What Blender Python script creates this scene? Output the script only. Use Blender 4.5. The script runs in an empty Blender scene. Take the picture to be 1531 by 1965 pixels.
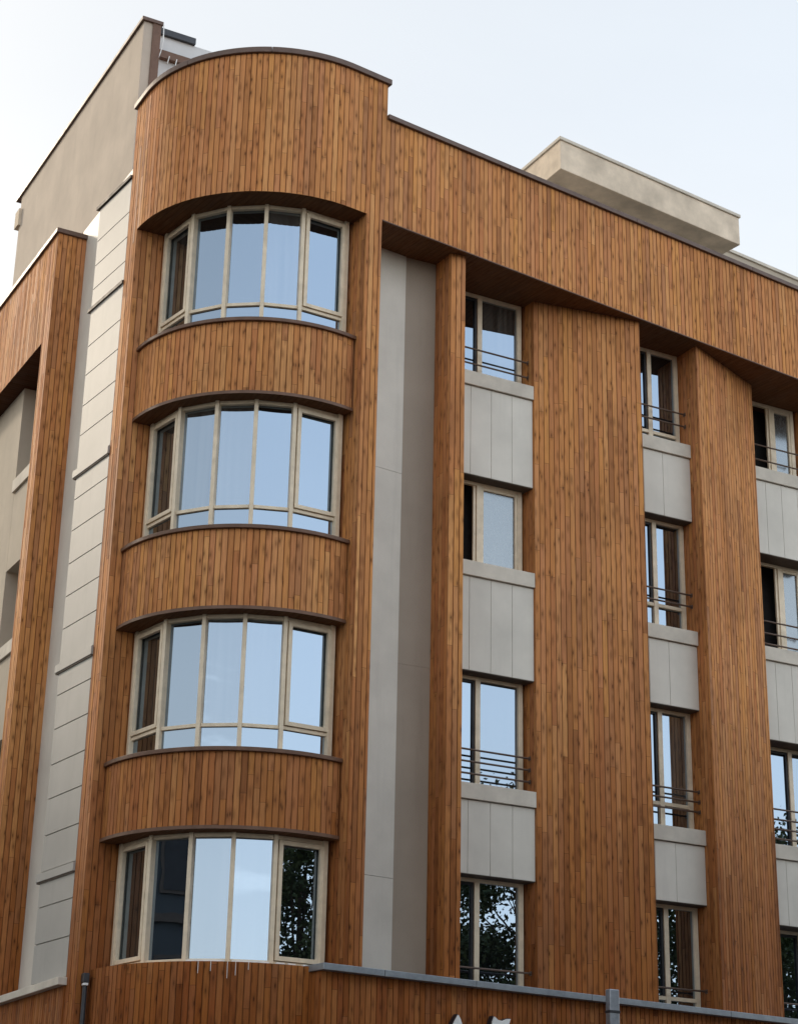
import bpy, bmesh, math, random
from math import sin, cos, radians, pi
from mathutils import Vector, Matrix
random.seed(7)
S = bpy.context.scene
COL = S.collection

# ------------------------------------------------------------------ materials
MATS = {}
def mat(name):
    m = bpy.data.materials.new(name); m.use_nodes = True
    nt = m.node_tree; nt.nodes.clear()
    out = nt.nodes.new('ShaderNodeOutputMaterial')
    MATS[name] = m
    return m, nt, out
class N:
    """tiny node helper"""
    def __init__(s, nt): s.nt = nt
    def new(s, t, **k):
        n = s.nt.nodes.new(t)
        for a, b in k.items(): setattr(n, a, b)
        return n
    def link(s, a, b): s.nt.links.new(a, b)
    def val(s, sock, v):
        if isinstance(v, (int, float)): sock.default_value = v
        elif isinstance(v, tuple): sock.default_value = v if len(v) != 3 or len(sock.default_value) == 3 else (*v, 1)
        else: s.link(v, sock)
    def math(s, op, a, b=0.0, c=None):
        n = s.new('ShaderNodeMath', operation=op)
        s.val(n.inputs[0], a); s.val(n.inputs[1], b)
        if c is not None: s.val(n.inputs[2], c)
        return n.outputs[0]
    def mix(s, f, a, b, mode='MIX'):
        n = s.new('ShaderNodeMix', data_type='RGBA', blend_type=mode)
        s.val(n.inputs[0], f); s.val(n.inputs[6], a); s.val(n.inputs[7], b)
        return n.outputs[2]
    def comb(s, x, y, z=0.0):
        n = s.new('ShaderNodeCombineXYZ')
        s.val(n.inputs[0], x); s.val(n.inputs[1], y); s.val(n.inputs[2], z)
        return n.outputs[0]
    def noise(s, vec, scale, detail=3.0, rough=.5, dim='3D', dist=0.0):
        n = s.new('ShaderNodeTexNoise', noise_dimensions=dim)
        if vec is not None: s.link(vec, n.inputs['Vector'])
        n.inputs['Scale'].default_value = scale; n.inputs['Detail'].default_value = detail
        n.inputs['Roughness'].default_value = rough; n.inputs['Distortion'].default_value = dist
        return n.outputs[0]
    def white(s, vec):
        n = s.new('ShaderNodeTexWhiteNoise', noise_dimensions='2D'); s.link(vec, n.inputs['Vector'])
        return n.outputs['Value']
    def ramp(s, f, stops):
        n = s.new('ShaderNodeValToRGB'); e = n.color_ramp.elements
        while len(e) < len(stops): e.new(.5)
        for i, (p, c) in enumerate(stops):
            e[i].position = p; e[i].color = (*c, 1) if len(c) == 3 else c
        s.link(f, n.inputs[0]); return n.outputs[0]
    def rng(s, f, a, b, c, d):
        n = s.new('ShaderNodeMapRange'); s.val(n.inputs[0], f)
        for i, v in enumerate((a, b, c, d)): n.inputs[i+1].default_value = v
        return n.outputs[0]
    def bump(s, h, strength, dist=.01):
        n = s.new('ShaderNodeBump'); s.link(h, n.inputs['Height'])
        n.inputs['Strength'].default_value = strength; n.inputs['Distance'].default_value = dist
        return n.outputs[0]
    def pbr(s, out, col, rough=.6, metal=0.0, spec=.4, normal=None):
        b = s.new('ShaderNodeBsdfPrincipled')
        s.val(b.inputs['Base Color'], col); s.val(b.inputs['Roughness'], rough)
        s.val(b.inputs['Metallic'], metal); b.inputs['Specular IOR Level'].default_value = spec
        if normal is not None: s.link(normal, b.inputs['Normal'])
        s.link(b.outputs[0], out.inputs[0]); return b

BW = .092        # width of one cladding board
def wood(name, tones, gap=.66, rough=.72, spec=.17):
    m, nt, out = mat(name); n = N(nt)
    uv = n.new('ShaderNodeUVMap'); sp = n.new('ShaderNodeSeparateXYZ'); n.link(uv.outputs[0], sp.inputs[0])
    u, v = sp.outputs[0], sp.outputs[1]
    ub = n.math('DIVIDE', u, BW)
    bid = n.math('FLOOR', ub)
    fu = n.math('FRACT', ub)
    r0 = n.white(n.comb(bid, 3.7))
    L = n.math('ADD', n.math('MULTIPLY', n.white(n.comb(bid, 9.1)), 1.3), 1.5)
    vv = n.math('ADD', n.math('DIVIDE', v, L), n.math('MULTIPLY', r0, 17.0))
    cell = n.math('FLOOR', vv); fv = n.math('FRACT', vv)
    r1 = n.white(n.comb(bid, cell))
    r2 = n.white(n.comb(n.math('ADD', bid, 51.3), cell))
    base = n.ramp(r1, tones)
    # long figure of the grain, shifted per board
    gv = n.comb(n.math('MULTIPLY', u, 9.0), n.math('ADD', n.math('MULTIPLY', v, .55), n.math('MULTIPLY', r1, 40.0)), n.math('MULTIPLY', r1, 13.0))
    g1 = n.noise(gv, 4.0, 5.0, .62, dist=.4)
    gv2 = n.comb(n.math('MULTIPLY', u, 60.0), n.math('MULTIPLY', v, 1.5), r1)
    g2 = n.noise(gv2, 2.5, 3.0, .6)
    g3 = n.noise(n.comb(n.math('MULTIPLY', u, 1.0), n.math('MULTIPLY', v, .7), 2.0), 1.1, 3.0, .6)
    c = n.mix(n.rng(g1, .42, .75, 0, .42), base, (.16, .058, .020), 'MIX')
    c = n.mix(n.rng(g2, .3, .7, .0, .32), c, (.52, .27, .12), 'MIX')
    c = n.mix(n.rng(g3, .45, .75, 0, .30), c, (.115, .052, .024), 'MIX')
    # knots
    kv = n.comb(n.math('ADD', ub, n.math('MULTIPLY', g2, .25)), n.math('ADD', n.math('MULTIPLY', v, 3.4), n.math('MULTIPLY', r0, 31.0)), 0.0)
    vo = n.new('ShaderNodeTexVoronoi', voronoi_dimensions='2D', feature='F1'); n.link(kv, vo.inputs['Vector'])
    vo.inputs['Scale'].default_value = .8; vo.inputs['Randomness'].default_value = 1.0
    kn = n.rng(vo.outputs['Distance'], .03, .13, 1.0, 0.0)
    kn = n.math('MULTIPLY', kn, n.rng(n.white(n.comb(bid, n.math('FLOOR', n.math('MULTIPLY', v, 1.7)))), .45, .6, 0, 1))
    kn2 = n.rng(vo.outputs['Distance'], .07, .34, .42, 0.0)
    c = n.mix(kn2, c, (.13, .045, .013))
    c = n.mix(n.math('MULTIPLY', kn, n.rng(r2, 0, 1, .35, .9)), c, (.085, .030, .010))
    # gap between two lengths of board, dirt in the seam
    je = n.math('MULTIPLY', n.math('MINIMUM', fv, n.math('SUBTRACT', 1.0, fv)), L)
    c = n.mix(n.rng(je, .001, .006, .55, 0.0), c, (.018, .009, .005))
    se = n.math('MULTIPLY', n.math('MINIMUM', fu, n.math('SUBTRACT', 1.0, fu)), BW)
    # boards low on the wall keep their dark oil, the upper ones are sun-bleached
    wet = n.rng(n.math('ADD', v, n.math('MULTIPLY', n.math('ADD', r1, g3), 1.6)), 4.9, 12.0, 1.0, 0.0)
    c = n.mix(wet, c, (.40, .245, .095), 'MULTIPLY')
    c = n.mix(n.rng(se, .0035, .0095, gap, 0.0), c, (.10, .036, .011))
    hgt = n.math('ADD', n.math('MULTIPLY', g2, .5), n.rng(se, .002, .008, 0, 1.5))
    n.pbr(out, c, n.rng(r2, 0, 1, rough-.08, rough+.1), 0, spec, n.bump(hgt, .35, .004))
    return m
TONES = [(0, (0.386, 0.149, 0.054)), (0.12, (0.616, 0.251, 0.079)), (0.26, (0.681, 0.299, 0.101)), (0.38, (0.543, 0.200, 0.071)), (0.52, (0.699, 0.307, 0.088)), (0.66, (0.598, 0.240, 0.100)), (0.78, (0.736, 0.349, 0.125)), (0.9, (0.552, 0.219, 0.084)), (1, (0.460, 0.200, 0.086))]
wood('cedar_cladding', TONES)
wood('soffit_boards', [(0, (.07, .034, .018)), (.5, (.10, .048, .025)), (1, (.06, .028, .016))])  # tones lowered: the shade under the overhangs is put into the colour

def stucco(name, col, var=.12, scale=1.2, bump=.25, rough=.85):
    m, nt, out = mat(name); n = N(nt)
    tc = n.new('ShaderNodeTexCoord').outputs['Object']
    a = n.noise(tc, scale, 5, .6); b = n.noise(tc, 45, 4, .65)
    mp = n.new('ShaderNodeMapping'); mp.inputs['Scale'].default_value = (2.2, 2.2, .16); n.link(tc, mp.inputs[0])
    st = n.noise(mp.outputs[0], 3.0, 4, .6)
    dk = tuple(x*(1-2.2*var) for x in col); lt = tuple(min(1, x*(1+var*.5)) for x in col)
    c = n.mix(n.rng(a, .3, .7, 0, 1), dk, lt)
    c = n.mix(n.rng(st, .55, .8, 0, .35), c, tuple(x*.72 for x in col))
    n.pbr(out, c, rough, 0, .25, n.bump(b, bump, .004))
    return m
stucco('beige_render', (.56, .475, .39), .07)
stucco('grey_panel', (.70, .655, .575), .08, .8, .05, .5)
stucco('pale_panel', (.43, .41, .375), .06, .9, .05, .55)
stucco('taupe_panel', (.365, .30, .235), .06, .8, .05, .55)
stucco('stone_sill', (.66, .60, .51), .10, 2.0, .3, .8)
stucco('concrete', (.80, .67, .52), .16, 1.6, .5, .9)
stucco('roof_felt', (.36, .34, .31), .08)
stucco('white_render', (.66, .66, .66), .05)
stucco('tan_render', (.50, .43, .34), .06)

def paint(name, col, rough=.45, metal=0.0, var=.10, spec=.4):
    m, nt, out = mat(name); n = N(nt)
    tc = n.new('ShaderNodeTexCoord').outputs['Object']
    a = n.noise(tc, 6, 5, .6)
    c = n.mix(n.rng(a, .3, .75, 0, 1), tuple(x*(1+var) for x in col), tuple(x*(1-1.6*var) for x in col))
    n.pbr(out, c, n.rng(a, .2, .8, rough-.08, rough+.12), metal, spec)
    return m
paint('taupe_frame', (.76, .64, .47), .4)
paint('dark_gasket', (.02, .02, .022), .5)
paint('brown_coping', (.125, .075, .055), .45, 0, .15)
paint('brown_trim', (.15, .078, .047), .5, 0, .15)
paint('bronze_rail', (.115, .075, .055), .35, .3)
paint('zinc', (.30, .33, .36), .42, .55, .16)
paint('dark_metal', (.05, .052, .058), .4, .3)
paint('ledge_dark', (.085, .062, .047), .6)
paint('galvanised', (.36, .39, .43), .38, .6, .2)
paint('white_paint', (.82, .82, .80), .4)
paint('black_paint', (.02, .018, .02), .4)
paint('room_dark', (.035, .033, .032), .9)

def glass(name, refl=.80, tint=(.62, .73, .80), rough=.006, inner=(.018, .020, .022), wav=.0035, streak=0):
    m, nt, out = mat(name); n = N(nt)
    tc = n.new('ShaderNodeTexCoord').outputs['Object']
    w = n.noise(tc, 1.3, 2, .5)
    bp = n.bump(w, wav, .25)
    d = n.new('ShaderNodeBsdfDiffuse'); d.inputs[0].default_value = (*inner, 1)
    if streak:
        mp = n.new('ShaderNodeMapping'); mp.inputs['Scale'].default_value = (9, 9, 4); n.link(tc, mp.inputs[0])
        s1 = n.noise(mp.outputs[0], 2.0, 5, .65, dist=1.2)
        n.link(n.mix(n.rng(s1, .35, .65, 0, 1), inner, tuple(x*streak for x in inner)), d.inputs[0])
    g = n.new('ShaderNodeBsdfGlossy'); g.inputs[0].default_value = (*tint, 1); g.inputs['Roughness'].default_value = rough
    n.link(bp, g.inputs['Normal'])
    mx = n.new('ShaderNodeMixShader'); mx.inputs[0].default_value = refl
    n.link(d.outputs[0], mx.inputs[1]); n.link(g.outputs[0], mx.inputs[2]); n.link(mx.outputs[0], out.inputs[0])
    return m
glass('coated_glass', .78, (.35, .44, .545))
def curtain(name, base, refl):
    m, nt, out = mat(name); n = N(nt)
    tc = n.new('ShaderNodeTexCoord').outputs['Object']
    mp = n.new('ShaderNodeMapping'); mp.inputs['Scale'].default_value = (14, 14, .35); n.link(tc, mp.inputs[0])
    f = n.noise(mp.outputs[0], 1.0, 3, .6, dist=.3)
    d = n.new('ShaderNodeBsdfDiffuse'); n.link(n.mix(n.rng(f, .35, .65, 0, 1), tuple(x*.35 for x in base), base), d.inputs[0])
    g = n.new('ShaderNodeBsdfGlossy'); g.inputs[0].default_value = (.35, .44, .545, 1); g.inputs['Roughness'].default_value = .012
    w = n.noise(tc, .9, 2, .5); n.link(n.bump(w, .005, .25), g.inputs['Normal'])
    mx = n.new('ShaderNodeMixShader'); mx.inputs[0].default_value = refl
    n.link(d.outputs[0], mx.inputs[1]); n.link(g.outputs[0], mx.inputs[2]); n.link(mx.outputs[0], out.inputs[0])
curtain('curtained_glass', (.27, .26, .24), .76)
curtain('dim_glass', (.10, .095, .085), .70)
glass('screened_glass', .34, (.60, .68, .74), .16, (.075, .075, .072), .006, 1.9)

def leafmat(name, a, b):
    m, nt, out = mat(name); n = N(nt)
    tc = n.new('ShaderNodeTexCoord').outputs['Object']
    c = n.mix(n.rng(n.noise(tc, 1.4, 3), .35, .65, 0, 1), a, b)
    n.pbr(out, c, .55, 0, .3)
leafmat('leaves', (.035, .06, .018), (.08, .105, .03))
paint('bark', (.09, .065, .045), .9, 0, .3)

# ------------------------------------------------------------------ objects
def tag(o, label=None, cat=None, group=None, kind=None):
    if label: o['label'] = label
    if cat: o['category'] = cat
    if group: o['group'] = group
    if kind: o['kind'] = kind
    return o
def empty(name, loc=(0, 0, 0)):
    o = bpy.data.objects.new(name, None); COL.objects.link(o); o.location = loc
    return o
class MB:
    def __init__(s): s.v = []; s.f = []; s.uv = []; s.mi = []; s.m = 0
    def face(s, pts, uvs):
        b = len(s.v); s.v += [tuple(p) for p in pts]; s.f.append(list(range(b, b+len(pts)))); s.uv.append(uvs); s.mi.append(s.m)
    def prism(s, loop, z0, z1, top=True, bot=True, capdir=(1, 0), botm=None):
        """loop: list of (x, y[, u]) counter-clockwise seen from above"""
        P = []; u = 0
        for i, p in enumerate(loop):
            if len(p) > 2: u = p[2]
            elif i: u += math.dist(loop[i-1][:2], p[:2])
            P.append((p[0], p[1], u))
        n = len(P); b = len(s.v)
        for p in P: s.v.append((p[0], p[1], z0))
        for p in P: s.v.append((p[0], p[1], z1))
        for i in range(n):
            j = (i+1) % n
            ui = P[i][2]; uj = P[j][2]
            if j == 0 or abs(uj-ui) > 50: uj = ui+math.dist(P[i][:2], P[j][:2])
            s.f.append([b+i, b+j, b+n+j, b+n+i]); s.uv.append([(ui, z0), (uj, z0), (uj, z1), (ui, z1)]); s.mi.append(s.m)
        cu = lambda p: (p[0]*capdir[0]+p[1]*capdir[1]+100, -p[0]*capdir[1]+p[1]*capdir[0])
        if top: s.f.append([b+n+i for i in range(n)]); s.uv.append([cu(p) for p in P]); s.mi.append(s.m)
        if bot: s.f.append([b+i for i in reversed(range(n))]); s.uv.append([cu(p) for p in reversed(P)]); s.mi.append(s.m if botm is None else botm)
    def box(s, x0, x1, y0, y1, z0, z1): s.prism([(x0, y0), (x1, y0), (x1, y1), (x0, y1)], z0, z1)
    def bar(s, p, q, w, z0, z1, inner=0.0):
        """bar along p-q; w = thickness; its outer face is 'inner' behind the line p-q (interior on the left)"""
        dx, dy = q[0]-p[0], q[1]-p[1]; L = math.hypot(dx, dy); nx, ny = -dy/L, dx/L
        a = (p[0]+nx*inner, p[1]+ny*inner); b = (q[0]+nx*inner, q[1]+ny*inner)
        s.prism([a, b, (b[0]+nx*w, b[1]+ny*w), (a[0]+nx*w, a[1]+ny*w)], z0, z1)
    def tube(s, pts, r, n=10):
        pts = [Vector(p) for p in pts]; rings = []
        for i, p in enumerate(pts):
            d = (pts[min(i+1, len(pts)-1)]-pts[max(i-1, 0)]).normalized()
            a = d.cross(Vector((0, 0, 1)));  a = a.normalized() if a.length > 1e-4 else Vector((1, 0, 0))
            c = d.cross(a); rr = r[i] if isinstance(r, (list, tuple)) else r
            b = len(s.v); s.v += [tuple(p+(a*cos(2*pi*k/n)+c*sin(2*pi*k/n))*rr) for k in range(n)]; rings.append(b)
        for A, B in zip(rings, rings[1:]):
            for k in range(n):
                s.f.append([A+k, A+(k+1) % n, B+(k+1) % n, B+k]); s.uv.append([(0, 0)]*4); s.mi.append(s.m)
        for A in (rings[0], rings[-1]):
            s.f.append([A+k for k in range(n)]); s.uv.append([(0, 0)]*n); s.mi.append(s.m)
    def build(s, name, mats, parent=None, bevel=0):
        me = bpy.data.meshes.new(name); me.from_pydata(s.v, [], s.f)
        uvl = me.uv_layers.new(name='UVMap'); k = 0
        for f in s.uv:
            for c in f: uvl.data[k].uv = c; k += 1
        for mn in ([mats] if isinstance(mats, str) else mats): me.materials.append(MATS[mn])
        for p, i in zip(me.polygons, s.mi): p.material_index = i
        o = bpy.data.objects.new(name, me); COL.objects.link(o)
        bm = bmesh.new(); bm.from_mesh(me); bmesh.ops.recalc_face_normals(bm, faces=bm.faces); bm.to_mesh(me); bm.free()
        if parent: o.parent = parent
        if bevel:
            md = o.modifiers.new('bevel', 'BEVEL'); md.width = bevel; md.segments = 2; md.limit_method = 'ANGLE'; md.angle_limit = radians(40)
        return o

# cladding: the footprint edge is broken into boards with real grooves between them
G, GD = .009, .010
def jit(k): return ((math.sin(k*12.9898)*43758.5453) % 1 - .5)*.005
def gline(p0, p1, u0):
    """points (x,y,u) from p0 up to (not including) p1 with grooves at multiples of BW"""
    L = math.dist(p0, p1); dx, dy = (p1[0]-p0[0])/L, (p1[1]-p0[1])/L; nx, ny = dy, -dx
    at = lambda s, o: (p0[0]+dx*s+nx*o, p0[1]+dy*s+ny*o, u0+s)
    out = [at(0, jit(math.floor(u0/BW+1e-6)))]
    k = math.floor(u0/BW)+1
    while k*BW-u0 < L-G*1.5:
        s = k*BW-u0
        if s > G*1.5:
            out += [at(s-G, jit(k-1)), at(s-G*.35, -GD), at(s+G*.35, -GD), at(s+G, jit(k))]
        k += 1
    out.append(at(L-1e-4, jit(k-1)))
    return out
def garc(c, R, a0, a1, u0):
    L = R*radians(a1-a0)
    def at(s, o):
        a = radians(a0)+s/R
        return (c[0]+(R+o)*cos(a), c[1]+(R+o)*sin(a), u0+s)
    out = [at(0, 0)]; k = math.floor(u0/BW)+1
    while k*BW-u0 < L-G*1.5:
        s = k*BW-u0
        if s > G*1.5: out += [at(s-G, jit(k-1)), at(s-G*.35, -GD), at(s+G*.35, -GD), at(s+G, jit(k))]
        k += 1
    out.append(at(L-1e-4, jit(k-1)))
    return out
def arc(c, R, a0, a1, n=24): return [(c[0]+R*cos(radians(a0+(a1-a0)*i/n)), c[1]+R*sin(radians(a0+(a1-a0)*i/n))) for i in range(n+1)]

# ------------------------------------------------------------------ plan of the building (metres; camera stands at the origin)
CX, CY, R = 11.135, 25.726, 2.38
C = (CX, CY)
XL = CX-R                       # plane of the left facade
TH = radians(7.42); LD = (cos(TH), sin(TH)); LN = (-sin(TH), cos(TH))
A_END = 277.42
T = (CX+R*cos(radians(A_END)), CY+R*sin(radians(A_END)))
def onL(x, off=0.0):            # point on the right facade line; off = metres behind it
    s = (x-T[0])/LD[0]; return (T[0]+LD[0]*s+LN[0]*off, T[1]+LD[1]*s+LN[1]*off)
def uL(x): return U_T+(x-T[0])/LD[0]
U_FLAT = 26.19-CY
U_T = U_FLAT+R*radians(A_END-180)
ZS, ZT, ZD = 16.92, 18.89, 19.57    # soffit, cornice top, drum top
ZC = 5.16                            # top of the zinc band

B = empty('apartment_building', (XL, 26, 0))
tag(B, 'four storey corner apartment block clad in orange brown timber boards with a rounded corner tower', 'building')
def part(mb, name, mats, parent=None, bevel=0, label=None):
    o = mb.build(name, mats, None, bevel)
    p = parent or B
    o.parent = p
    if p is B: o.matrix_parent_inverse = Matrix.Translation(-Vector(B.location))
    if label: o['label'] = label
    return o

# solid core behind the facades
m = MB()
m.prism([(9.62, 34.9), (9.62, 26.5), (9.9, 25.2), (10.4, 24.75), (11.2, 24.5), (12.1, 24.9), (13.9, 24.95), (14.0, 25.35), (17.4, 25.4), (17.6, 25.65), (19.3, 25.8), (20.9, 26.5), (26.5, 26.9), (26.5, 34.9)], 0, 18.6)
part(m, 'core_wall', 'room_dark')
m = MB()
m.prism([(9.62, 34.9), (9.62, 28.8), (12.5, 26.4), onL(12.5, 3.0), onL(26.4, 3.0), (26.4, 34.9)], 18.601, 18.64)
m.prism([onL(12.5, .36), onL(26.5, .36), onL(26.5, 2.9), onL(12.5, 2.3)], ZT-.082, ZT-.05)
part(m, 'roof_membrane', 'roof_felt')

# drum parapet and cornice
m = MB(); X_D = 12.09
loop = gline((XL, 26.19), (XL, CY), 0) + garc(C, R, 180, A_END, U_FLAT) + gline(T, onL(X_D), U_T) + [onL(X_D), onL(X_D, 2.2), (9.3, 27.2), (9.3, 26.19)]
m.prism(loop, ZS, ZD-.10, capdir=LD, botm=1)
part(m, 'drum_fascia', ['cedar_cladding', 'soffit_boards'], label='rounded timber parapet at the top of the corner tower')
m = MB()
m.prism([(XL-.05, 26.24), *arc(C, R+.05, 180, 208, 12), *arc(C, R-.3, 208, 180, 12), (XL+.3, 26.24)], ZD-.10, ZD)
m.prism(arc(C, R+.05, 208.12, 243, 14) + arc(C, R-.3, 243, 208.12, 14), ZD-.10, ZD)
m.prism([*arc(C, R+.05, 243.12, A_END, 14), onL(X_D+.05, -.05), onL(X_D+.05, .3), *arc(C, R-.3, A_END, 243.12, 14)], ZD-.10, ZD)
part(m, 'drum_coping', 'brown_coping', bevel=.008)
m = MB()
xe = 26.6
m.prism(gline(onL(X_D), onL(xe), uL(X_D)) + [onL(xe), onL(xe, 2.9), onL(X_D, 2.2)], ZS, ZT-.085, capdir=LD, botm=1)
part(m, 'cornice_fascia', ['cedar_cladding', 'soffit_boards'], label='long straight timber cornice over the street front')
m = MB()
xs = [X_D+.002, 14.6, 17.5, 20.4, 23.3, xe]
for a, b in zip(xs, xs[1:]):
    m.prism([onL(a, -.055), onL(b-.006, -.055), onL(b-.006, .34), onL(a, .34)], ZT-.085, ZT)
part(m, 'cornice_coping', 'brown_coping', bevel=.006)
m = MB()   # thin drip trim under the cornice edge
m.prism([onL(12.05, -.008), onL(xe, -.008), onL(xe, .03), onL(12.05, .03)], ZS-.018, ZS-.001)
part(m, 'drip_edge', 'brown_trim')

# corner columns
m = MB()
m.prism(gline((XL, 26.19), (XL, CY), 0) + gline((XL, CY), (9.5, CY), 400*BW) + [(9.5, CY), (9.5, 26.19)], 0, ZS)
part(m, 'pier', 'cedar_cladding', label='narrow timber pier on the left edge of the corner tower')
m = MB()
cl, cr = onL(11.745), onL(12.037)
b0 = (11.62, 24.45)
m.prism([b0] + gline(b0, cl, 320*BW)[1:] + gline(cl, cr, uL(11.745)) + gline(cr, (11.95, 24.5), 340*BW) + [(11.95, 24.5)], ZC, ZS)
part(m, 'pier', 'cedar_cladding', label='slim timber pier on the right edge of the corner tower')

# spandrels of the tower
RS = 2.18
SP = [(14.81, 13.53), (11.42, 10.12), (8.09, 6.93)]
for i, (zt, zb) in enumerate(SP):
    m = MB()
    a0, a1 = 180.0, 284.6
    m.prism(garc(C, RS, a0, a1, 77*i*BW) + arc(C, 1.86, a1, a0, 20), zb+.05, zt-.06)
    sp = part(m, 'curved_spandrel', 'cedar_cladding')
    m = MB(); m.prism(arc(C, RS+.05, 179.0, 285.0, 40) + arc(C, 1.9, 285, 179, 20), zt-.06, zt)
    part(m, 'coping', 'brown_trim', sp, .006)
    m = MB(); m.prism(arc(C, RS+.028, 179.6, 284.8, 40) + arc(C, 1.84, 284.8, 179.6, 20), zb, zb+.05, botm=1)
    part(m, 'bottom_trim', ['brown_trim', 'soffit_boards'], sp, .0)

# lower drum wall and shop-front band
m = MB()
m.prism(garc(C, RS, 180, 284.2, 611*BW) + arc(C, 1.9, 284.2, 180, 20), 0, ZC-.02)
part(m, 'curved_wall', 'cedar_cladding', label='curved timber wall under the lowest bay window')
m = MB()
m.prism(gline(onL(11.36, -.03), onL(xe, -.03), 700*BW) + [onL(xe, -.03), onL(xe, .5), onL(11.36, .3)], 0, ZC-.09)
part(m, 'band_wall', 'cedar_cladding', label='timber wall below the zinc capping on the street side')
m = MB()
xs = [11.31, 12.32, 13.9, 16.05, 18.9, 21.6, 24.3, xe]
for a, b in zip(xs, xs[1:]):
    m.prism([onL(a, -.16), onL(b-.012, -.16), onL(b-.012, 2.4 if a > 13 else .6), onL(a, 2.4 if a > 13 else .6)], ZC-.09, ZC)
part(m, 'zinc_capping', 'zinc', bevel=.006, label='grey metal capping along the street side')
m = MB()
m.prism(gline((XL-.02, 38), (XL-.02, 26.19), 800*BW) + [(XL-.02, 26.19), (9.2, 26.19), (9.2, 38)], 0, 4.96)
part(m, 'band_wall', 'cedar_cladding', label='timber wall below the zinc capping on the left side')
m = MB()
for a, b in ((26.14, 28.9), (28.912, 32), (32.01, 38)): m.box(XL-.13, 9.3, a, b, 4.96, 5.07)
part(m, 'zinc_capping', 'stone_sill', bevel=.008, label='pale capping along the left side')

# ---------------------------------------------------------------- bay windows
ANG = [181.2, 207.0, 226.1, 243.6, 260.7, 284.3]
RW = 1.98
def pol(a, r=RW): return (CX+r*cos(radians(a)), CY+r*sin(radians(a)))
def lerp(p, q, t): return (p[0]+(q[0]-p[0])*t, p[1]+(q[1]-p[1])*t)
def inset(p, q, d):
    L = math.dist(p, q); return lerp(p, q, d/L), lerp(p, q, 1-d/L)
def bay(z0, z1, transom, label):
    P = [pol(a) for a in ANG]; P[0] = pol(181.6, 1.905)
    f = MB()
    for i, a in enumerate(ANG):                 # posts
        w = .031 if 0 < i < 5 else .042
        c = pol(a, RW+.015) if i else pol(181.6, 1.92); t = radians(a); tx, ty = -sin(t), cos(t); rx, ry = cos(t), sin(t)
        sh = 0 if 0 < i < 5 else (.03 if i == 0 else -.03)
        c = (c[0]+tx*sh, c[1]+ty*sh)
        f.prism([(c[0]-tx*w, c[1]-ty*w), (c[0]+tx*w, c[1]+ty*w), (c[0]+tx*w*.9-rx*.11, c[1]+ty*w*.9-ry*.11), (c[0]-tx*w*.9-rx*.11, c[1]-ty*w*.9-ry*.11)][::1], z0, z1)
    for i in range(5):
        p, q = inset(P[i], P[i+1], .035)
        f.bar(p, q, .07, z1-.06, z1-.001, .012)
        f.bar(p, q, .07, z0+.001, z0+.06, .012)
        if transom: f.bar(p, q, .07, transom-.026, transom+.026, .012)
    fr = part(f, 'bay_window', 'taupe_frame', bevel=.004, label=label)
    for i in range(5):
        p, q = inset(P[i], P[i+1], .03)
        lo = transom+.026 if transom else z0+.06
        if i in (0, 4):                          # opening casement
            s = MB(); a, b = inset(P[i], P[i+1], .052); zz0, zz1 = lo+.008, z1-.068
            w = .062
            pa, pb = inset(a, b, w)
            s.bar(a, pa, .06, zz0, zz1, -.016); s.bar(pb, b, .06, zz0, zz1, -.016)
            s.bar(pa, pb, .058, zz0, zz0+w, -.014); s.bar(pa, pb, .058, zz1-w, zz1, -.014)
            part(s, 'casement_sash', 'taupe_frame', fr, .004)
            s = MB(); s.bar(inset(pa, pb, -.03)[0], inset(pa, pb, -.03)[1], .012, zz0+w-.03, zz1-w+.03, .07)
            part(s, 'pane', 'dim_glass' if i == 0 else 'coated_glass', fr)
        else:
            s = MB(); t_ = random.uniform(-.005, .005); L_ = math.dist(p, q); nx_, ny_ = -(q[1]-p[1])/L_, (q[0]-p[0])/L_
            s.bar((p[0]+nx_*t_, p[1]+ny_*t_), (q[0]-nx_*t_, q[1]-ny_*t_), .012, lo-.02, z1-.03, .085)
            part(s, 'pane', random.choice(['coated_glass', 'curtained_glass', 'curtained_glass']), fr)
        if transom:
            s = MB(); s.bar(p, q, .012, z0+.05, transom-.02, .05)
            part(s, 'pane', 'coated_glass', fr)
    return fr
bay(14.81, ZS, 15.17, 'topmost bay window, under the timber parapet')
bay(11.42, 13.53, 11.80, 'second bay window from the top')
bay(8.09, 10.12, 8.47, 'third bay window from the top')
bay(ZC-.015, 6.93, None, 'lowest bay window, without lower lights')
# paint drips and pale caulk under the lowest bay
for a0, a1 in ((227.4, 242.6), (245.3, 259.6), (262.5, 266), (267.5, 270.5), (274, 276)):
    m = MB(); m.prism(arc(C, 2.03, a0, a1, 8) + arc(C, 1.97, a1, a0, 8), ZC-.0195, ZC+.022); part(m, 'sealant', 'white_paint')
for a, l in ((233.5, .16), (238.0, .13), (243.9, .22), (246.8, .18), (251.3, .10)):
    m = MB(); m.prism(arc(C, RS+.006, a, a+.18, 1) + arc(C, RS-.01, a+.18, a, 1), ZC-.02-l, ZC-.018); part(m, 'paint_run', 'white_paint')

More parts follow.
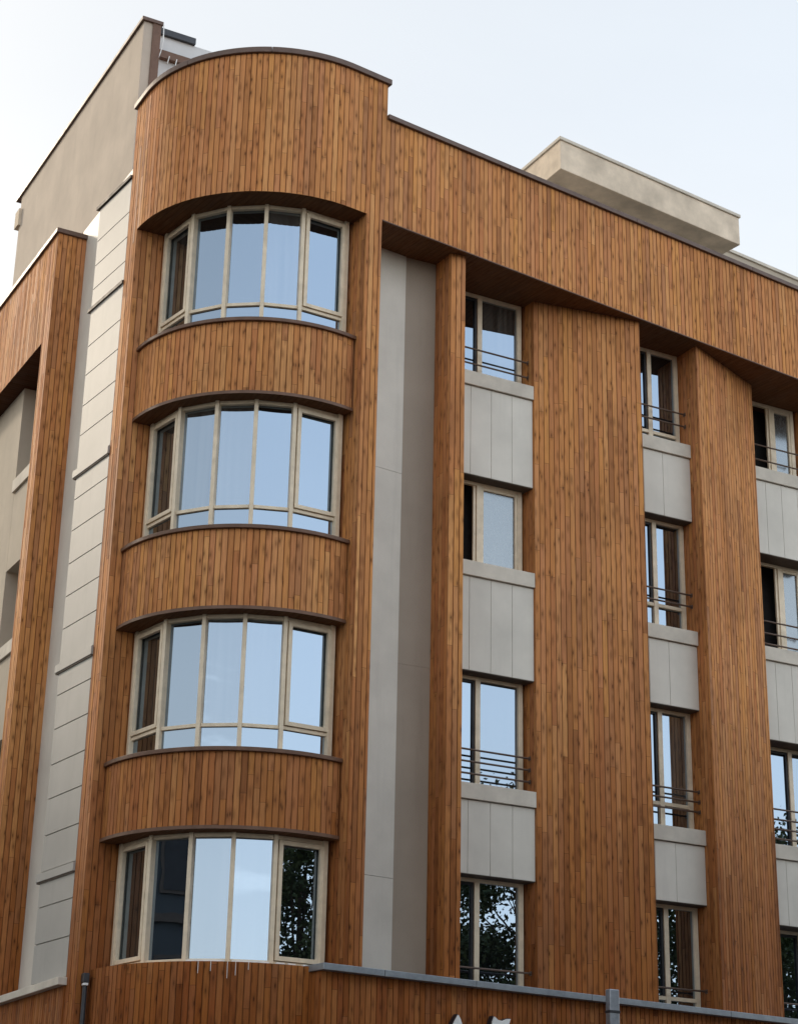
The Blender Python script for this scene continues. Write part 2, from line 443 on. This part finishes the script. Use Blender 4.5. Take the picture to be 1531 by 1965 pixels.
# ---------------------------------------------------------------- street front, between the piers
m = MB()       # pale panels of the first recess
m.m = 0
for k, (z0, z1) in enumerate(((ZC, 6.62), (6.626, 13.02), (13.026, ZS))):
    m.prism([(11.9, 24.19), (12.96, 24.32), (12.96, 24.7), (11.9, 24.7)], z0, z1)
part(m, 'cladding_panel', 'grey_panel', label='tall pale grey panel strip right of the corner tower')
m = MB()  # taupe finish stands in for a tone step the lighting does not give
for k, (z0, z1) in enumerate(((ZC, 9.9), (9.903, ZS))):
    m.prism([(12.962, 24.335), (13.60, 24.30), (13.60, 24.7), (12.962, 24.7)], z0, z1)
part(m, 'cladding_panel', 'taupe_panel', label='tall panel strip darkened by its taupe finish, beside the second timber pier')

def pier(pts, u0, label, z0=ZC):
    m = MB(); loop = []; u = u0*BW
    for a, b in zip(pts, pts[1:]):
        loop += gline(a, b, u); u += (math.ceil(math.dist(a, b)/BW)+3)*BW
    loop.append(pts[-1])
    m.prism(loop, z0, ZS); return part(m, 'pier', 'cedar_cladding', label=label)
pier([(13.49, 24.75), (13.54, 23.83), (13.792, 23.80), (13.83, 24.8)], 900, 'narrow timber pier left of the first column of windows')
pier([(15.545, 25.3), (15.608, 24.588), (17.618, 24.286), (17.64, 25.5)], 1000, 'widest timber pier, between the first and second columns of windows')
pier([(19.03, 25.6), (19.044, 24.539), (20.942, 25.356), (20.95, 26.3)], 1100, 'slanting timber pier between the second and third columns of windows')
pier([(22.40, 26.4), (22.47, 25.84), (24.5, 25.35), (24.6, 26.5)], 1200, 'timber pier at the right edge, beyond the third column of windows')

def rect_window(x0, x1, y, z0, z1, mull, transom, openleft, screen, label):
    f = MB(); w = .085
    f.box(x0, x0+w, y, y+.07, z0, z1); f.box(x1-w, x1, y, y+.07, z0, z1)
    f.box(x0+w, x1-w, y+.003, y+.07, z1-.07, z1-.001); f.box(x0+w, x1-w, y+.003, y+.07, z0+.001, z0+.05)
    f.box(mull-.045, mull+.045, y-.004, y+.07, z0+.05, z1-.07)
    lo = z0+.05
    if transom:
        f.box(x0+w, mull-.045, y+.002, y+.068, transom-.03, transom+.03); f.box(mull+.045, x1-w, y+.002, y+.068, transom-.03, transom+.03)
        lo = transom+.03
    fr = part(f, 'window', 'taupe_frame', bevel=.004, label=label)
    L0, L1, R0, R1 = x0+w, mull-.045, mull+.045, x1-w
    zt = z1-.07
    # sliding sash stile beside the mullion, gasket line
    s = MB()
    if openleft:
        s.box(L1-.05, L1-.002, y+.02, y+.06, lo, zt)
    else:
        s.box(L0, L1, y+.02, y+.05, zt-.045, zt-.001); s.box(L1-.045, L1-.001, y+.02, y+.05, lo, zt-.046)
    part(s, 'sash', 'taupe_frame' if openleft else 'dark_gasket', fr, .003)
    if screen:
        s = MB(); a = .05
        s.box(R0+.002, R0+a, y+.012, y+.05, lo, zt); s.box(R1-a, R1-.002, y+.012, y+.05, lo, zt)
        s.box(R0+a, R1-a, y+.014, y+.05, zt-a, zt-.001)
        part(s, 'sash', 'taupe_frame', fr, .003)
    if not openleft:
        s = MB(); s.box(L0-.01, L1+.01, y+.052, y+.062, lo-.01, zt+.01); part(s, 'pane', 'coated_glass', fr)
    s = MB(); s.box(R0-.01, R1+.01, y+.045, y+.055, lo-.01, zt+.01); part(s, 'pane', 'screened_glass' if screen else random.choice(['coated_glass', 'dim_glass', 'curtained_glass']), fr)
    if transom:
        s = MB(); s.box(L0-.01, L1+.01, y+.045, y+.055, z0+.04, transom-.02); part(s, 'pane', 'coated_glass', fr)
        s = MB(); s.box(R0-.01, R1+.01, y+.045, y+.055, z0+.04, transom-.02); part(s, 'pane', 'coated_glass', fr)
    # room behind
    s = MB(); s.box(x0-.02, x1+.02, y+.35, y+.37, z0-.1, z1+.1); s.box(x0-.04, x0-.02, y+.07, y+.37, z0-.1, z1+.1); s.box(x1+.003, x1+.02, y+.075, y+.34, z0-.1, z1-.02)
    s.box(x0-.02, x1+.002, y+.071, y+.34, z0-.12, z0-.10)
    part(s, 'room', 'room_dark', fr)
    return fr
def rail_set(x0, x1, y, zs, label):
    m = MB()
    for z in zs: m.tube([(x0, y, z), (x1, y, z)], .016, 10)
    for z in zs:
        m.box(x1-.008, x1, y-.032, y+.032, z-.032, z+.032); m.box(x0, x0+.008, y-.032, y+.032, z-.032, z+.032)
    part(m, 'railing', 'bronze_rail', label=label)
def spandrel(x0, x1, py, wy, zb, zt, joints, band, label):
    """panel box under a window: vertical sheets with shadow gaps, stone sill over them"""
    m = MB(); xs = [x0]+joints+[x1]
    for a, b in zip(xs, xs[1:]):
        m.box(a+.004, b-.004, py, py+.03, zb, zt-band-.012)
    m.box(x0, x1, py+.03, wy+.12, zb+.004, zt-band-.02)
    m.m = 1; m.box(x0+.002, x1-.002, py+.012, wy+.10, zb-.014, zb-.001); m.m = 0
    part(m, 'cladding_panel', ['grey_panel', 'ledge_dark'], label=label)
    m = MB(); m.box(x0-.0, x1+.0, py-.045, wy+.07, zt-band, zt)
    part(m, 'sill', 'stone_sill', bevel=.006)
FL = ['top', 'second', 'third', 'lowest']
CN = ['first', 'second', 'third']
# column: x0, x1 of window, window plane, panel plane, left/right of recess, mullion, joints
COLS = [
 dict(x0=13.93, x1=15.535, wy=24.86, py=24.62, l=13.84, r=15.60, mu=14.70, j=[14.39, 14.79, 15.19], tops=[ZS, 13.44, 10.10, 6.90], sills=[15.29, 11.92, 8.29, ZC], tr=[None, None, None, None]),
 dict(x0=17.66, x1=19.02, wy=25.08, py=24.84, l=17.66, r=19.035, mu=18.385, j=[18.03, 18.44], tops=[ZS, 13.60, 10.18, 6.90], sills=[15.05, 11.56, 8.12, ZC], tr=[15.28, 12.02, 8.55, 5.40]),
 dict(x0=21.15, x1=22.385, wy=25.90, py=25.52, l=20.97, r=22.42, mu=21.83, j=[21.29, 21.66, 22.04], tops=[ZS, 13.64, 10.12, 6.87], sills=[15.34, 11.83, 8.25, ZC], tr=[None, None, None, None]),
]
RAILS = [
 [[15.78, 15.50], None, [8.85, 8.66, 8.47], [5.52]],
 [[15.70, 15.46], [12.26, 12.05], [8.79, 8.62, 8.45], [5.54]],
 [[15.86, 15.56], [12.36, 12.13, 11.93], [8.90, 8.72, 8.55, 8.38], [5.58]],
]
for ci, c in enumerate(COLS):
    for ri in range(4):
        z0, z1 = c['sills'][ri], c['tops'][ri]
        opn = (ci, ri) in ((0, 1), (2, 0), (2, 1))
        lab = '%s window of the %s column from the corner tower%s' % (FL[ri], CN[ci], ', left side open' if opn else '')
        rect_window(c['x0'], c['x1'], c['wy'], z0, z1, c['mu'], c['tr'][ri], opn, opn, lab)
        if RAILS[ci][ri]:
            yy = c['py']+.10
            rail_set(c['l'], c['r']-.03 if ci == 0 else c['r']+.0, yy, RAILS[ci][ri], 'bronze railing across the %s window of the %s column' % (FL[ri], CN[ci]))
        if ri < 3:
            spandrel(c['l'], c['r'], c['py'], c['wy'], c['tops'][ri+1], z0, c['j'], .25, 'grey panel box under the %s window of the %s column' % (FL[ri], CN[ci]))

# ---------------------------------------------------------------- left side
pd = (-.0906, .9959)
def onP(s, off=0): return (XL+pd[0]*s-pd[1]*off*-1*0-off*.9959, 26.19+pd[1]*s-off*.0906)
ledges = [18.18, 16.20, 13.27, 9.98, 6.72]
joints = [17.47, 17.0, 16.55, 15.48, 14.95, 14.39, 13.86, 12.73, 12.19, 11.63, 11.08, 10.54, 9.46, 8.92, 8.36, 7.83, 7.27, 6.19, 5.65]
lev = sorted(ledges[1:]+joints+[18.10, 5.075])
m = MB()
for a, b in zip(lev, lev[1:]):
    m.prism([onP(1.235), onP(0.003), (9.28, 26.195), (9.28, 27.40)], a+.012, b-.006)
m.prism([onP(1.22, -.02), onP(.003, -.02), (9.27, 26.195), (9.27, 27.38)], 5.07, 18.1)
part(m, 'cladding_panel', 'pale_panel', label='stack of pale horizontal panels left of the corner tower')
for z in ledges:
    m = MB()
    if z > 16:
        m.prism([onP(1.33, .03), onP(.003, .03), (9.2, 26.2), (9.2, 27.5)], z-.06, z-.002)
    else:
        m.prism([onP(1.33, .032), onP(.003, .032), (9.2, 26.2), (9.2, 27.5)], z-.135, z-.012)
        m.m = 1; m.prism([onP(1.32, .02), onP(.003, .02), (9.2, 26.2), (9.2, 27.45)], z-.162, z-.1351); m.m = 0  # dark strip drawn in as the shadow line under the pale ledge
    part(m, 'ledge', 'ledge_dark' if z > 16 else ['pale_panel', 'ledge_dark'], label='dark ledge on the pale panels' if z > 16 else 'pale ledge on the panels')
# recessed grey wall, tall beige wall above
m = MB(); m.box(9.3, 9.6, 26.4, 30.4, 5.0, 19.33)
part(m, 'recess_wall', 'grey_panel')
XB = 9.30
m = MB(); m.box(XB, XB+.31, 27.865, 35.07, 19.332, 22.50)
tw = part(m, 'tall_wall', 'beige_render', label='tall beige rendered wall above the roof on the left')
m = MB(); m.box(XB-.05, XB+.36, 27.815, 35.35, 22.50, 22.575)
part(m, 'coping', 'brown_coping', tw, .006)
m = MB(); m.box(XB+.17, XB+.325, 27.835, 27.9, 19.332, 22.499)
part(m, 'corner_trim', 'brown_trim', tw)
m = MB(); m.box(XB-.06, XB+.2, 34.95, 35.22, 21.75, 22.15)
part(m, 'corbel', 'concrete', tw)
# left timber block
m = MB()
m.prism(gline((XL, 41), (XL, 30.15), 1300*BW) + gline((XL, 30.15), (9.299, 30.15), 1420*BW) + [(9.299, 30.15), (9.299, 41)], 16.93, 19.03, capdir=(0, 1), botm=1)
part(m, 'fascia', ['cedar_cladding', 'soffit_boards'], label='golden timber fascia at the far left')
m = MB(); m.prism([(XL-.05, 41), (XL-.05, 30.10), (9.33, 30.10), (9.33, 30.5), (XL+.3, 30.5), (XL+.3, 41)], 19.03, 19.12)
part(m, 'coping', 'brown_coping', bevel=.006, label='brown coping on the far left timber fascia')
m = MB()
us = 1300*BW+(41-30.56)
m.prism(gline((XL, 30.56), (XL, 30.15), us) + gline((XL, 30.15), (9.299, 30.15), 1420*BW) + [(9.299, 30.15), (9.299, 30.56)], 5.07, 16.929)
part(m, 'pier', 'cedar_cladding', label='timber pier at the far left')
# rendered wall in the left recess, with window openings
XR = 9.10
m = MB(); m.box(XR, 9.6, 32.62, 41, 5.07, 16.929)
part(m, 'recess_wall', 'tan_render', label='beige rendered wall at the left edge of the picture')
m = MB(); m.box(9.62, 9.8, 30.45, 32.6, 5.07, 16.9)
part(m, 'reveal', 'taupe_panel')
for k, (za, zb) in enumerate(((14.98, 13.16), (11.60, 9.79), (8.25, 6.5))):
    m = MB(); m.box(XR, 9.6, 30.57, 32.61, zb, za-.26)
    part(m, 'cladding_panel', 'tan_render')
    m = MB(); m.box(XR-.05, 9.6, 30.565, 32.615, za-.25, za)
    part(m, 'sill', 'stone_sill', bevel=.006)
for k, (z0, z1) in enumerate(((14.98, ZS), (11.60, 13.16), (8.25, 9.79))):
    m = MB()
    m.box(9.50, 9.56, 30.6, 30.68, z0, z1); m.box(9.50, 9.56, 32.5, 32.58, z0, z1); m.box(9.50, 9.56, 30.68, 32.5, z1-.07, z1-.001); m.box(9.50, 9.56, 30.68, 32.5, z0+.001, z0+.06); m.box(9.49, 9.56, 31.5, 31.6, z0+.06, z1-.07)
    w = part(m, 'window', 'taupe_frame', label='side window in the left recess, %s' % FL[k])
    for a, b in ((30.67, 31.51), (31.59, 32.51)):
        m = MB(); m.box(9.54, 9.55, a, b, z0+.05, z1-.06); part(m, 'pane', 'coated_glass', w)

# ---------------------------------------------------------------- roof
m = MB(); m.box(9.62, 12.2, 28.4, 28.7, 19.0, 22.70)
rw = part(m, 'roof_wall', 'white_render', label='pale wall on the roof behind the corner tower')
m = MB(); m.box(9.62, 10.50, 28.33, 28.72, 22.70, 22.83)
part(m, 'coping', 'dark_metal', rw)
m = MB(); m.box(9.62, 11.6, 28.30, 28.398, 22.17, 22.33)
part(m, 'beam', 'brown_trim', rw)
m = MB(); m.tube([(9.83, 28.29, 22.86), (9.83, 28.26, 22.5), (9.80, 28.27, 22.25), (9.74, 28.28, 22.0)], .012, 6); m.tube([(9.98, 28.28, 22.22), (9.95, 28.28, 22.05)], .01, 6); m.tube([(10.13, 28.28, 22.2), (10.10, 28.28, 22.0)], .01, 6)
part(m, 'cable', 'white_paint', rw)
def onL2(x, off):    # x measured on the offset line
    base = (12.037-LN[0]*0, 23.44); s = (x-(base[0]))/LD[0]
    return (base[0]+LD[0]*s, base[1]+off+LD[1]*s)
m = MB()
a, b = onL2(16.857, 1.5), onL2(21.53, 1.5)
m.prism([a, b, (b[0]+LN[0]*3.2, b[1]+LN[1]*3.2), (a[0]-.02, a[1]+3.4)], 20.50, 21.12)
rb = part(m, 'roof_canopy', 'concrete', bevel=.012, label='projecting concrete box on the roof')
m = MB(); m.prism([(a[0]-.03, a[1]-.035), (b[0]+.03, b[1]-.03), (b[0]+LN[0]*3.2+.03, b[1]+LN[1]*3.2), (a[0]-.05, a[1]+3.4)], 21.121, 21.19)
part(m, 'coping', 'stone_sill', rb, .008)
m = MB()
a, b = onL2(18.2, 3.1), onL2(27.5, 3.1)
m.prism([a, b, (b[0], b[1]+4), (a[0], a[1]+4)], 18.6, 21.50)
pw = part(m, 'penthouse_wall', 'tan_render', label='cream parapet behind the roof box on the right')
m = MB(); m.prism([(a[0], a[1]-.04), (b[0], b[1]-.04), (b[0], b[1]+.3), (a[0], a[1]+.3)], 21.501, 21.57)
part(m, 'coping', 'stone_sill', pw)

# ---------------------------------------------------------------- things fixed to or standing by the wall
def rootpart(mb, name, mats, root, bevel=0):
    o = mb.build(name, mats, None, bevel); o.parent = root; o.matrix_parent_inverse = Matrix.Translation(-Vector(root.location)); return o
lamp = empty('wall_lamp', (8.86, 25.62, 4.9))
tag(lamp, 'small black wall lamp with a white lens at the foot of the corner tower', 'lamp')
m = MB(); m.box(8.815, 8.90, 25.60, 25.715, 4.95, 5.08); rootpart(m, 'housing', 'dark_metal', lamp, .008)
m = MB(); m.box(8.825, 8.893, 25.605, 25.70, 4.91, 4.949); rootpart(m, 'lens', 'white_paint', lamp, .01)
m = MB(); m.tube([(8.865, 25.665, 4.905), (8.865, 25.665, 0.0)], .034, 12)
tag(m.build('conduit', 'dark_metal'), 'dark vertical pipe running down below the wall lamp', 'pipe')
post = empty('metal_post', (16.17, 23.50, 0))
tag(post, 'grey galvanised post in front of the zinc capping', 'post')
m = MB(); m.box(16.085, 16.255, 23.38, 23.50, 0, 5.20); rootpart(m, 'shaft', 'galvanised', post, .012)
m = MB(); m.box(16.078, 16.262, 23.373, 23.507, 4.86, 4.90); rootpart(m, 'clamp', 'dark_metal', post, .004)
sign = empty('shop_sign', (13.9, 23.4, 4.0))
tag(sign, 'white raised letters with dark edges low on the timber wall', 'sign')
def letter(pts, x):
    a = onL(x, -.16)
    def slab(grow, off0, off1, mt, nm, par):
        mb = MB(); cxp = sum(p[0] for p in pts)/len(pts); czp = sum(p[1] for p in pts)/len(pts)
        q = [(cxp+(p[0]-cxp)*grow, czp+(p[1]-czp)*grow) for p in pts]
        fr = [(a[0]+LD[0]*p[0]+LN[0]*off0, a[1]+LD[1]*p[0]+LN[1]*off0, p[1]) for p in q]
        bk = [(a[0]+LD[0]*p[0]+LN[0]*off1, a[1]+LD[1]*p[0]+LN[1]*off1, p[1]) for p in q]
        n = len(q); mb.face(fr, [(0, 0)]*n); mb.face(bk[::-1], [(0, 0)]*n)
        for i in range(n): mb.face([fr[i], bk[i], bk[(i+1) % n], fr[(i+1) % n]], [(0, 0)]*4)
        o = mb.build(nm, mt); o.parent = par
        if par is sign: o.matrix_parent_inverse = Matrix.Translation(-Vector(sign.location))
        return o
    l = slab(1.10, .03, .12, 'black_paint', 'letter', sign); slab(1.0, 0, .029, 'white_paint', 'face', l)
letter([(.0, 4.30), (.10, 4.28), (.14, 4.50), (.10, 4.60), (.06, 4.66), (.0, 4.57), (-.04, 4.5)], 13.52)
letter([(-.02, 4.30), (.22, 4.30), (.24, 4.5), (.31, 4.68), (.24, 4.675), (.16, 4.64), (.08, 4.65), (.02, 4.69), (-.01, 4.62), (-.04, 4.5)], 14.20)

# ---------------------------------------------------------------- setting
def plane(name, x0, x1, y0, y1, z, mt):
    m = MB(); m.face([(x0, y0, z), (x1, y0, z), (x1, y1, z), (x0, y1, z)], [(x0, y0), (x1, y0), (x1, y1), (x0, y1)])
    return tag(m.build(name, mt), kind='structure')
def ground(name, col, sc=.5):
    m, nt, out = mat(name); n = N(nt); tc = n.new('ShaderNodeTexCoord').outputs['Object']
    a = n.noise(tc, sc, 6, .6); b = n.noise(tc, 60, 3, .6)
    c = n.mix(n.rng(a, .3, .7, 0, 1), tuple(x*.75 for x in col), tuple(x*1.25 for x in col))
    n.pbr(out, c, .9, 0, .2, n.bump(b, .4, .01))
ground('asphalt', (.05, .05, .052)); ground('paving', (.17, .16, .15))
plane('ground', -900, 900, -900, 900, -.13, 'asphalt')
m = MB(); m.prism([(5.4, 60), (5.4, 22.5), (7, 20.6), (9.5, 19.6), (12, 19.7), (40, 23.2), (40, 60)], -.125, 0)
tag(m.build('pavement', 'paving'), kind='structure')
m = MB(); m.prism([(8, -20), (60, -20), (60, 16.3), (40, 15.9), (14, 11.6), (10, 9.0), (8, 5)], -.126, .001)
tag(m.build('pavement', 'paving'), kind='structure')

# street trees over the road, mirrored in the lower windows
def leafmesh(seed, rad, hz):
    rnd = random.Random(seed); m = MB()
    cl = []
    for i in range(210):
        while True:
            p = Vector((rnd.uniform(-1, 1), rnd.uniform(-1, 1), rnd.uniform(-1, 1)))
            if .25 < p.length < 1 and rnd.random() < .35+.65*p.length: break
        cl.append((Vector((p.x*rad, p.y*rad, p.z*hz)), rnd.uniform(.28, .7)))
    for c, r in cl:
        for k in range(int(260*r/.45)):
            d = Vector((rnd.gauss(0, 1), rnd.gauss(0, 1), rnd.gauss(0, .8))); q = c+d*r*.55
            s = rnd.uniform(.035, .08)
            a = Vector((rnd.gauss(0, 1), rnd.gauss(0, 1), rnd.gauss(0, 1))).normalized(); b = a.orthogonal().normalized()
            m.face([q-a*s, q+b*s*.55, q+a*s, q-b*s*.55], [(0, 0)]*4)
    return m, cl
def tree(x, y, h, seed, rad, label):
    t = empty('street_tree', (x, y, 0)); tag(t, label, 'tree', None)
    hz = h*.34; zc = h-hz*.98
    m, cl = leafmesh(seed, rad, hz)
    o = m.build('crown', 'leaves'); o.parent = t; o.location = (0, 0, zc)
    rnd = random.Random(seed+5); w = MB()
    w.tube([(0, 0, 0), (.06, .03, h*.25), (-.04, .05, h*.5), (.03, -.02, h*.8)], [.2, .15, .11, .03], 10)
    for c, r in cl[::4]:
        s = rnd.uniform(.28, .6)*h; e = c+Vector((0, 0, zc)); b = Vector((0, 0, min(s, e.z-.3)))
        w.tube([b, b.lerp(e, .5)+Vector((0, 0, .25)), e], [.035, .022, .008], 6)
    o = w.build('trunk', 'bark'); o.parent = t
tree(18.4, 11.6, 11.0, 3, 3.3, 'leafy street tree across the road, mirrored in the lowest bay window')
tree(23.6, 13.6, 11.6, 8, 3.5, 'taller leafy street tree across the road, mirrored in the lowest flat windows')
tree(30.5, 15.0, 11.2, 15, 3.3, 'leafy street tree across the road, mirrored in the rightmost windows')

# neighbour across the side street, mirrored in the lowest bay window
nb = empty('neighbour_building', (-24, 25, 0)); tag(nb, 'dark grey neighbouring block across the side street, mirrored in the lowest bay window', 'building')
stucco('dark_render', (.07, .08, .085), .08)
m = MB(); m.box(-34, -19, 14, 33.5, 0, 13.6); rootpart(m, 'wall', 'dark_render', nb)
m = MB(); m.box(-34.3, -18.7, 13.7, 33.8, 13.6, 13.9); m.box(-34.15, -18.85, 13.85, 33.65, 10.2, 10.45); rootpart(m, 'cornice', 'ledge_dark', nb)
for k in range(4):
    for zz in (2.0, 5.2, 7.6, 11.0):
        m = MB(); y = 16+4.4*k
        m.box(-18.99, -18.93, y, y+1.6, zz, zz+1.7); w = rootpart(m, 'window', 'ledge_dark', nb)
        m = MB(); m.box(-18.92, -18.91, y+.1, y+1.5, zz+.1, zz+1.6); o = m.build('pane', 'dark_gasket'); o.parent = w

stucco('brick_render', (.20, .12, .085), .08)
def block(name, label, x0, x1, y0, y1, h, wall):
    e = empty(name, ((x0+x1)/2, (y0+y1)/2, 0)); tag(e, label, 'building')
    m = MB(); m.box(x0, x1, y0, y1, 0, h); rootpart(m, 'wall', wall, e)
    m = MB(); m.box(x0-.3, x1+.3, y0-.3, y1+.3, h, h+.4); rootpart(m, 'cornice', 'ledge_dark', e)
    k = 0
    while x0+1.5+4*k+1.8 < x1:
        for j in range(int(h/3.3)):
            m = MB(); x = x0+1.5+4*k; m.box(x, x+1.8, y1+.002, y1+.06, 1.4+3.3*j, 3.1+3.3*j); rootpart(m, 'window', 'dark_gasket', e)
        k += 1
block('street_blocker', 'unseen brick red block added to shade the lower timber front', 13, 21, -9, 5.0, 17, 'brick_render')  # out of view, added to cut skylight on the lower street front
block('corner_blocker', 'unseen grey block added to shade the lower corner tower', -13, -1.5, -18, -5, 21, 'dark_render')  # out of view, added to cut skylight on the lower tower
far = empty('far_blocker', (-6, 56, 0)); tag(far, 'unseen tall beige block added to shade the lower left panels', 'building')  # out of view, added to keep the sun off the lower left panels
m = MB(); m.box(-16, 1, 52, 64, 0, 20.5); rootpart(m, 'wall', 'tan_render', far)
m = MB(); m.box(-16.3, 1.3, 51.7, 64.3, 20.5, 20.9); rootpart(m, 'cornice', 'ledge_dark', far)
for k in range(4):
    for j in range(6):
        m = MB(); x = -14.5+4*k; m.box(x, x+1.8, 51.9, 51.99, 1.5+3.2*j, 3.3+3.2*j); w = rootpart(m, 'window', 'dark_gasket', far)

# ---------------------------------------------------------------- light
SUN_B, SUN_EL = 112.0, 27.0        # bearing of the sun in this plan (degrees from +X), elevation
d = Vector((cos(radians(SUN_B))*cos(radians(SUN_EL)), sin(radians(SUN_B))*cos(radians(SUN_EL)), sin(radians(SUN_EL))))
sl = bpy.data.lights.new('sun', 'SUN'); so = bpy.data.objects.new('sun', sl); COL.objects.link(so)
sl.energy = .5; sl.angle = radians(7); sl.color = (1, .86, .68)
so.rotation_euler = d.to_track_quat('Z', 'Y').to_euler()
W = bpy.data.worlds.new('World'); S.world = W; W.use_nodes = True
nt = W.node_tree; nt.nodes.clear(); n = N(nt)
out = nt.nodes.new('ShaderNodeOutputWorld'); bg = nt.nodes.new('ShaderNodeBackground'); n.link(bg.outputs[0], out.inputs[0])
sky = nt.nodes.new('ShaderNodeTexSky'); sky.sky_type = 'NISHITA'; sky.sun_disc = False
sky.sun_elevation = radians(SUN_EL); sky.sun_rotation = radians(90-SUN_B)
sky.air_density = 1.2; sky.dust_density = 3.5; sky.ozone_density = 1.0
# hazy air: the blue washes out to warm white towards the sun, stays bluish away from it
tcw = nt.nodes.new('ShaderNodeTexCoord').outputs['Generated']
dp = nt.nodes.new('ShaderNodeVectorMath'); dp.operation = 'DOT_PRODUCT'; n.link(tcw, dp.inputs[0]); dp.inputs[1].default_value = d
sx = nt.nodes.new('ShaderNodeSeparateXYZ'); n.link(tcw, sx.inputs[0])
veil = n.mix(n.rng(dp.outputs['Value'], -.7, .85, 0, 1), (3.85, 4.0, 4.2), (2.12, 2.01, 1.82))
low = n.mix(n.rng(sx.outputs[2], .0, .55, 0, 1), (1.26, 1.20, 1.10), (.80, .86, .93))
veil = n.mix(1.0, veil, low, 'MULTIPLY')
mpw = nt.nodes.new('ShaderNodeMapping'); mpw.inputs['Scale'].default_value = (1.6, 1.6, 5.0); n.link(tcw, mpw.inputs[0])
veil = n.mix(1.0, veil, n.rng(n.noise(mpw.outputs[0], 1.7, 6, .6, dist=.6), .35, .7, .985, 1.025), 'MULTIPLY')
# a few small fair-weather clouds
mpc = nt.nodes.new('ShaderNodeMapping'); mpc.inputs['Scale'].default_value = (5, 5, 16); n.link(tcw, mpc.inputs[0])
cl = n.math('MULTIPLY', n.rng(n.noise(mpc.outputs[0], 1.0, 7, .62, dist=.3), .60, .70, 0, .75), n.rng(dp.outputs['Value'], -.15, .15, 1, 0))
veil = n.mix(cl, veil, (6.0, 6.0, 5.9))
cw = n.mix(.85, sky.outputs[0], veil)
n.link(cw, bg.inputs[0]); bg.inputs[1].default_value = .13

# ---------------------------------------------------------------- camera
PITCH, ROLL, YAW = radians(21.3515), radians(1.24114), radians(27.99)
fw = Vector((0, cos(PITCH), sin(PITCH))); up = Vector((0, -sin(PITCH), cos(PITCH))); ri = Vector((1, 0, 0))
r = ri*cos(ROLL)+up*sin(ROLL); u = -ri*sin(ROLL)+up*cos(ROLL)
Rz = Matrix(((cos(YAW), sin(YAW), 0), (-sin(YAW), cos(YAW), 0), (0, 0, 1)))
r, u, fw = Rz@r, Rz@u, Rz@fw
cam = bpy.data.cameras.new('camera'); co = bpy.data.objects.new('camera', cam); COL.objects.link(co)
co.matrix_world = Matrix(((r.x, u.x, -fw.x, 0), (r.y, u.y, -fw.y, 0), (r.z, u.z, -fw.z, 1.6), (0, 0, 0, 1)))
cam.sensor_fit = 'HORIZONTAL'; cam.sensor_width = 36; cam.lens = 3617.04/1531*36
cam.clip_start = .1; cam.clip_end = 3000
S.camera = co
S.view_settings.view_transform = 'Standard'; S.view_settings.look = 'None'; S.view_settings.gamma = 1
S.view_settings.exposure = 1.7
S.render.engine = 'CYCLES'
